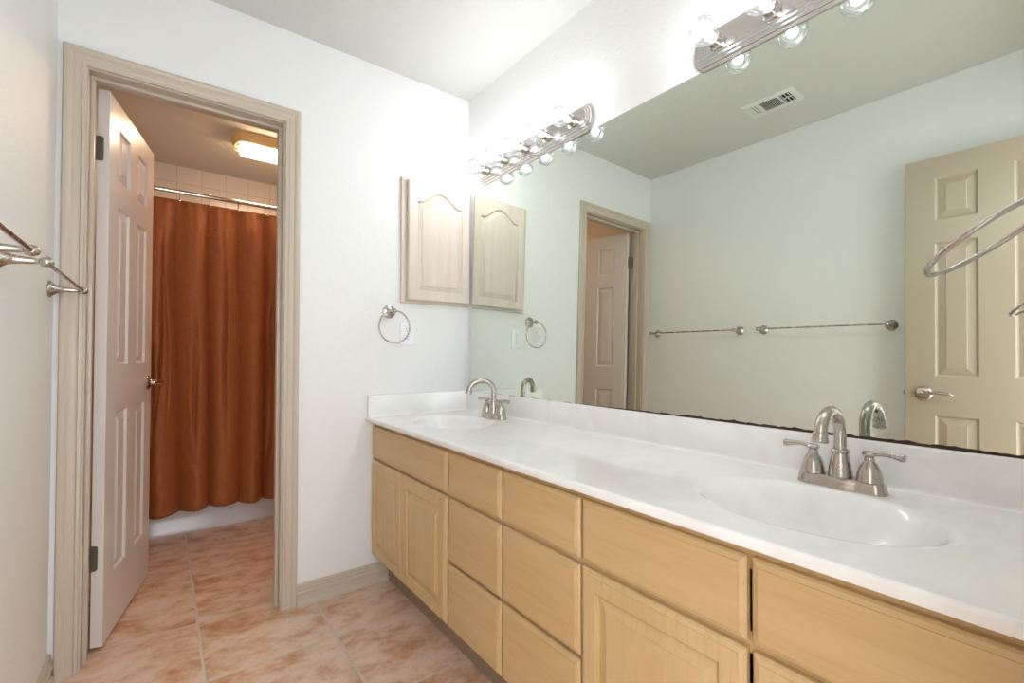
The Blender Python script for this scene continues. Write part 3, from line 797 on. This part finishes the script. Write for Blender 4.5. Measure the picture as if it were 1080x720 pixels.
# ------------------------------------------------------------------ ceiling vent (seen in the mirror)
VX0, VX1, VY0, VY1 = -1.297, -1.141, -1.156, -.900
t = thing('ceiling_vent', 'white rectangular air vent set in the ceiling, seen in the mirror', 'vent', ((VX0+VX1)/2, (VY0+VY1)/2, H))
bm = nb(); P = lambda a, b, c: Vector((VX0+a, VY0+b, H-c)); ww, hh = VX1-VX0, VY1-VY0
rects(bm, P, [(0, 0, ww, hh, .0004), (.003, .003, ww-.003, hh-.003, .006), (.026, .026, ww-.026, hh-.026, .008), (.028, .028, ww-.028, hh-.028, .0012)], last_flat=False)
for q in ((VY0+.028+.052), (VY1-.028-.045)):
    box(bm, (VX0+.027, q-.004, H-.001), (VX1-.027, q+.004, H-.008))
obj('frame', bm, M_VENT, t, smooth=None)
bm = nb(); quad(bm, [P(.027, .027, .0008), P(ww-.027, .027, .0008), P(ww-.027, hh-.027, .0008), P(.027, hh-.027, .0008)]); obj('duct_opening', bm, M_SLOT, t, smooth=None)
def slat(bm, a, b, tilt):
    a = Vector(a); b = Vector(b); d = (b-a).normalized(); s = d.cross(Vector((0, 0, 1)))
    pr = [a+s*(-.0045)+Vector((0, 0, tilt*.003)), a+s*(.0045)+Vector((0, 0, -tilt*.003)), a+s*(.0045)+Vector((0, 0, -tilt*.003+.0008)), a+s*(-.0045)+Vector((0, 0, tilt*.003+.0008))]
    prism(bm, pr, a, b)
ya_, yb_ = VY0+.028+.052+.004, VY1-.028-.045-.004
nS = 11
for i in range(nS):
    yy = ya_+(yb_-ya_)*(i+.5)/nS; bm = nb(); slat(bm, (VX0+.029, yy, H-.0052), (VX1-.029, yy, H-.0052), 1); obj('slat', bm, M_VENT, t, smooth=None)
for i in range(3):
    yy = VY1-.028-.041+.041*(i+.5)/3; bm = nb(); slat(bm, (VX0+.029, yy, H-.0052), (VX1-.029, yy, H-.0052), -.25); obj('slat', bm, M_VENT, t, smooth=None)
for i in range(3):
    yy = VY0+.028+.048*(i+.5)/3; bm = nb(); box(bm, (VX0+.030, yy-.001, H-.002), (VX1-.030, yy+.001, H-.0065)); obj('slat', bm, M_VENT, t, smooth=None)
bm = nb(); box(bm, ((VX0+VX1)/2-.0015, VY0+.029, H-.0015), ((VX0+VX1)/2+.0015, VY0+.029+.046, H-.0062)); obj('slat', bm, M_VENT, t, smooth=None)
bm = nb(); box(bm, ((VX0+VX1)/2+.012, VY0+.040, H-.006), ((VX0+VX1)/2+.016, VY0+.046, H-.016)); obj('damper_lever', bm, M_VENT, t, smooth=None)

# ------------------------------------------------------------------ bathtub
YT = 1.250
t = thing('bathtub', 'white bathtub behind the rust curtain, only its low front showing', 'bathtub', (-.8, 1.62, 0))
bm = nb()
X0, X1, Y0, Y1, ZR = XL+.002, -.002, YT, YB-.003, .385
pr = [(0, 0), (.0, .020), (.004, .028), (.008, .085), (.010, .095), (.004, .118), (.0, .130), (.0, .345), (-.010, .360), (-.012, .375), (-.004, .385)]
ap = [Vector((X0, Y0+a, z)) for a, z in pr]+[Vector((X0, Y0+.06, ZR)), Vector((X0, Y0+.06, 0))]
prism(bm, ap, (X0, 0, 0), (X1, 0, 0))
obj('apron', bm, M_TUB, t, smooth=.6)
bm = nb()
def rr_(x0, x1, y0, y1, rad, z, nn=8):
    o_ = []
    for cx_, cy_, a0 in ((x1-rad, y1-rad, 0), (x0+rad, y1-rad, PI/2), (x0+rad, y0+rad, PI), (x1-rad, y0+rad, 1.5*PI)):
        for i in range(nn+1):
            a = a0+PI/2*i/nn; o_.append(bm.verts.new((cx_+rad*math.cos(a), cy_+rad*math.sin(a), z)))
    return o_
R_ = [rr_(X0, X1, Y0+.062, Y1, .004, ZR-.02), rr_(X0, X1, Y0+.062, Y1, .004, ZR), rr_(X0+.07, X1-.07, Y0+.09, Y1-.05, .14, ZR), rr_(X0+.085, X1-.085, Y0+.10, Y1-.06, .15, ZR-.012), rr_(X0+.14, X1-.12, Y0+.13, Y1-.10, .15, ZR-.22), rr_(X0+.22, X1-.19, Y0+.19, Y1-.16, .13, ZR-.32), rr_(X0+.5, X1-.5, Y0+.28, Y1-.25, .05, ZR-.33)]
for p, q in zip(R_, R_[1:]):
    for i in range(len(p)): bm.faces.new((p[i], p[(i+1) % len(p)], q[(i+1) % len(p)], q[i]))
bm.faces.new(R_[-1]); obj('basin', bm, M_TUB, t, smooth=.7)

# ------------------------------------------------------------------ curtain rod, rings and curtain
YR, ZRD = 1.205, 2.012
rod = thing('curtain_rod', 'chrome shower rod crossing the tub room above the rust curtain', 'curtain rod', (-.8, YR, ZRD))
bm = nb(); tube(bm, [(XL+.006, YR, ZRD), (-.006, YR, ZRD)], .0125, 20); obj('rod', bm, M_CHROME, rod)
for xx, s in ((XL, 1), (0, -1)):
    bm = nb(); lathe(bm, (xx+s*.0004, YR, ZRD), (s, 0, 0), [(0, 0), (.032, 0), (.032, .004), (.022, .012), (.016, .016), (.016, .024), (0, .024)], 24); obj('flange', bm, M_CHROME, rod)
HX = [-1.240+.1485*k for k in range(-2, 9)]
HX = [x for x in HX if XL+.02 < x < -.02]
ZC = 1.968
def mk_hook():
    t = thing('curtain_hook', '', 'curtain hook', (HX[0], YR, ZRD), 'chrome shower curtain hooks')
    bm = nb(); pts = []
    for i in range(25):
        a = math.radians(-60+300*i/24)
        pts.append((HX[0], YR+.0165*math.cos(a), ZRD+.002+.0165*math.sin(a)))
    pts = [(HX[0], YR-.022, ZC-.012), (HX[0], YR-.021, ZC+.008)] + [(HX[0], YR-.0165*math.cos(math.radians(a_)), ZRD+.0165*math.sin(math.radians(a_))) for a_ in range(-30, 200, 12)] + [(HX[0], YR+.008, ZC+.006), (HX[0], YR+.004, ZC-.010)]
    tube(bm, pts, .0021, 8); obj('wire', bm, M_CHROME, t)
    bm = nb(); bmesh.ops.create_uvsphere(bm, u_segments=14, v_segments=10, radius=.0075, matrix=Matrix.Translation((HX[0], YR-.024, ZC-.013))); obj('ball', bm, M_CHROME, t, smooth=1.5)
    return t
h0 = mk_hook()
vis = {0: 0}
names_ = []
for k, x in enumerate(HX):
    if k == 0: t = h0
    else:
        t = h0.copy(); COL.objects.link(t); t.location.x = x
        for ch in list(h0.children):
            c_ = ch.copy(); COL.objects.link(c_); c_.parent = t
    names_.append((x, t))
order = [t for x, t in names_ if -1.26 < x < -.75]
lab = ['chrome curtain hook nearest the open white door, leftmost of the four showing', 'chrome curtain hook second from the open white door on the shower rod', 'chrome curtain hook third from the open white door on the shower rod', 'chrome curtain hook nearest the right door jamb, rightmost of the four showing']
for x, t in names_: t['label'] = 'chrome curtain hook on the shower rod hidden behind the wall or door'
for t, l in zip(order, lab): t['label'] = l

bm = nb(); NX, NZ = 620, 120
cx0, cx1 = XL+.012, -.014; zbot = .150
rnd = random.Random(5)
waves = [(rnd.uniform(8, 30), rnd.uniform(0, 6.28), rnd.uniform(.3, 1)) for _ in range(7)]
CR = [(rnd.uniform(-1.45, -.6), rnd.uniform(-.07, .07), rnd.uniform(.0, .6), rnd.uniform(.3, .9), rnd.uniform(.012, .028), rnd.uniform(.006, .012)) for _ in range(16)]
V = []
for j in range(NZ+1):
    v = j/NZ; row = []
    for i in range(NX+1):
        x = cx0+(cx1-cx0)*i/NX
        q = (x-HX[0])/.1485; ph = q-math.floor(q)
        sag = .006*math.sin(ph*PI)
        z = (ZC-sag)*(1-v)+(zbot+.006*math.sin(x*11+1))*v
        top_w = math.exp(-v*9); 
        # pleats: pinched at hooks at the top, loosening into long irregular folds
        pinch = -abs(math.cos(ph*PI))**3*.016
        fold = -.125*(abs(math.sin(PI*(q+.10*math.sin(v*3.1+x*4)+.07*math.sin(x*23))))**.8-.5)
        lng = sum(a*math.sin(k*x+p+.35*math.sin(v*2.6+p)) for k, p, a in waves)*.0042
        crk = .0012*math.sin(x*90+7*math.sin(z*9+x*8)+z*15)*(.3+v)
        cr2 = .0022*v*math.sin(z*38+5*math.sin(x*21))*math.sin(x*33+z*4)
        y = YR-.012*v-.034*(1-top_w)-.004+(-pinch*.9+.005*math.sin(2*PI*q*3)*.5)*top_w+(1-top_w)*(fold*.62+lng)*(.75+.35*v)+crk*(1-top_w)+cr2+v*.006
        for xc_, dx_, va_, vl_, am_, wd_ in CR:
            if va_ < v < va_+vl_:
                y += am_*math.sin((v-va_)/vl_*PI)*math.exp(-((x-xc_-dx_*v-.01*math.sin(v*9+xc_*7))/wd_)**2)
        row.append(bm.verts.new((x, min(y, YT-.004), z)))
    V.append(row)
for j in range(NZ):
    for i in range(NX): bm.faces.new((V[j][i], V[j][i+1], V[j+1][i+1], V[j+1][i]))
cur = obj('shower_curtain', bm, M_CURTAIN, None, origin=(-.8, YR, ZC), smooth=3)
md = cur.modifiers.new('thick', 'SOLIDIFY'); md.thickness = .0012
tag(cur, 'rust brown fabric shower curtain hanging in folds in front of the tub', 'shower curtain')
bm = nb(); 
for j0, j1 in ((0, 2), (NZ-2, NZ)): pass
bm.free()

# ------------------------------------------------------------------ tub room ceiling lamp
LX0, LX1, LY0, LY1, LZ = -.985, -.480, 1.115, 1.345, H-.0005
t = thing('ceiling_lamp', 'lit box-shaped ceiling lamp with amber sides in the tub room', 'lamp', ((LX0+LX1)/2, (LY0+LY1)/2, H))
def rring(bm, ins, z, nn=10):
    pts = []; ry = (LY1-LY0)/2-ins; yc_ = (LY0+LY1)/2; cr = .055
    for sx, xe in ((1, LX1), (-1, LX0)):
        for i in range(nn+1):
            a = -PI/2+PI*i/nn
            xx = xe-sx*cr+sx*(cr-ins)*math.cos(a); yy = yc_+sx*ry*math.sin(a)
            pts.append(bm.verts.new((xx, yy, z)))
    return pts
bm = nb(); R_ = [rring(bm, i_, z) for i_, z in ((0, LZ), (0, LZ-.008), (.004, LZ-.012), (.012, LZ-.050), (.020, LZ-.062))]
for p, q in zip(R_, R_[1:]):
    for i in range(len(p)): bm.faces.new((p[i], p[(i+1) % len(p)], q[(i+1) % len(p)], q[i]))
bm.faces.new(R_[0][::-1]); bm.faces.new(R_[-1]); obj('housing', bm, M_AMBER, t, smooth=.5)
bm = nb(); box(bm, (LX0+.062, LY0+.024, LZ-.0622), (LX1-.062, LY1-.024, LZ-.088), .008, 3); obj('diffuser', bm, M_DIFF, t, smooth=.8)
for yy in (1.19, 1.27):
    bm = nb(); lathe(bm, (LX0+.040, yy, LZ-.0622), (0, 0, -1), [(0, 0), (.009, 0), (.010, .004), (.007, .009), (0, .011)], 16); obj('screw', bm, M_CHROME, t)
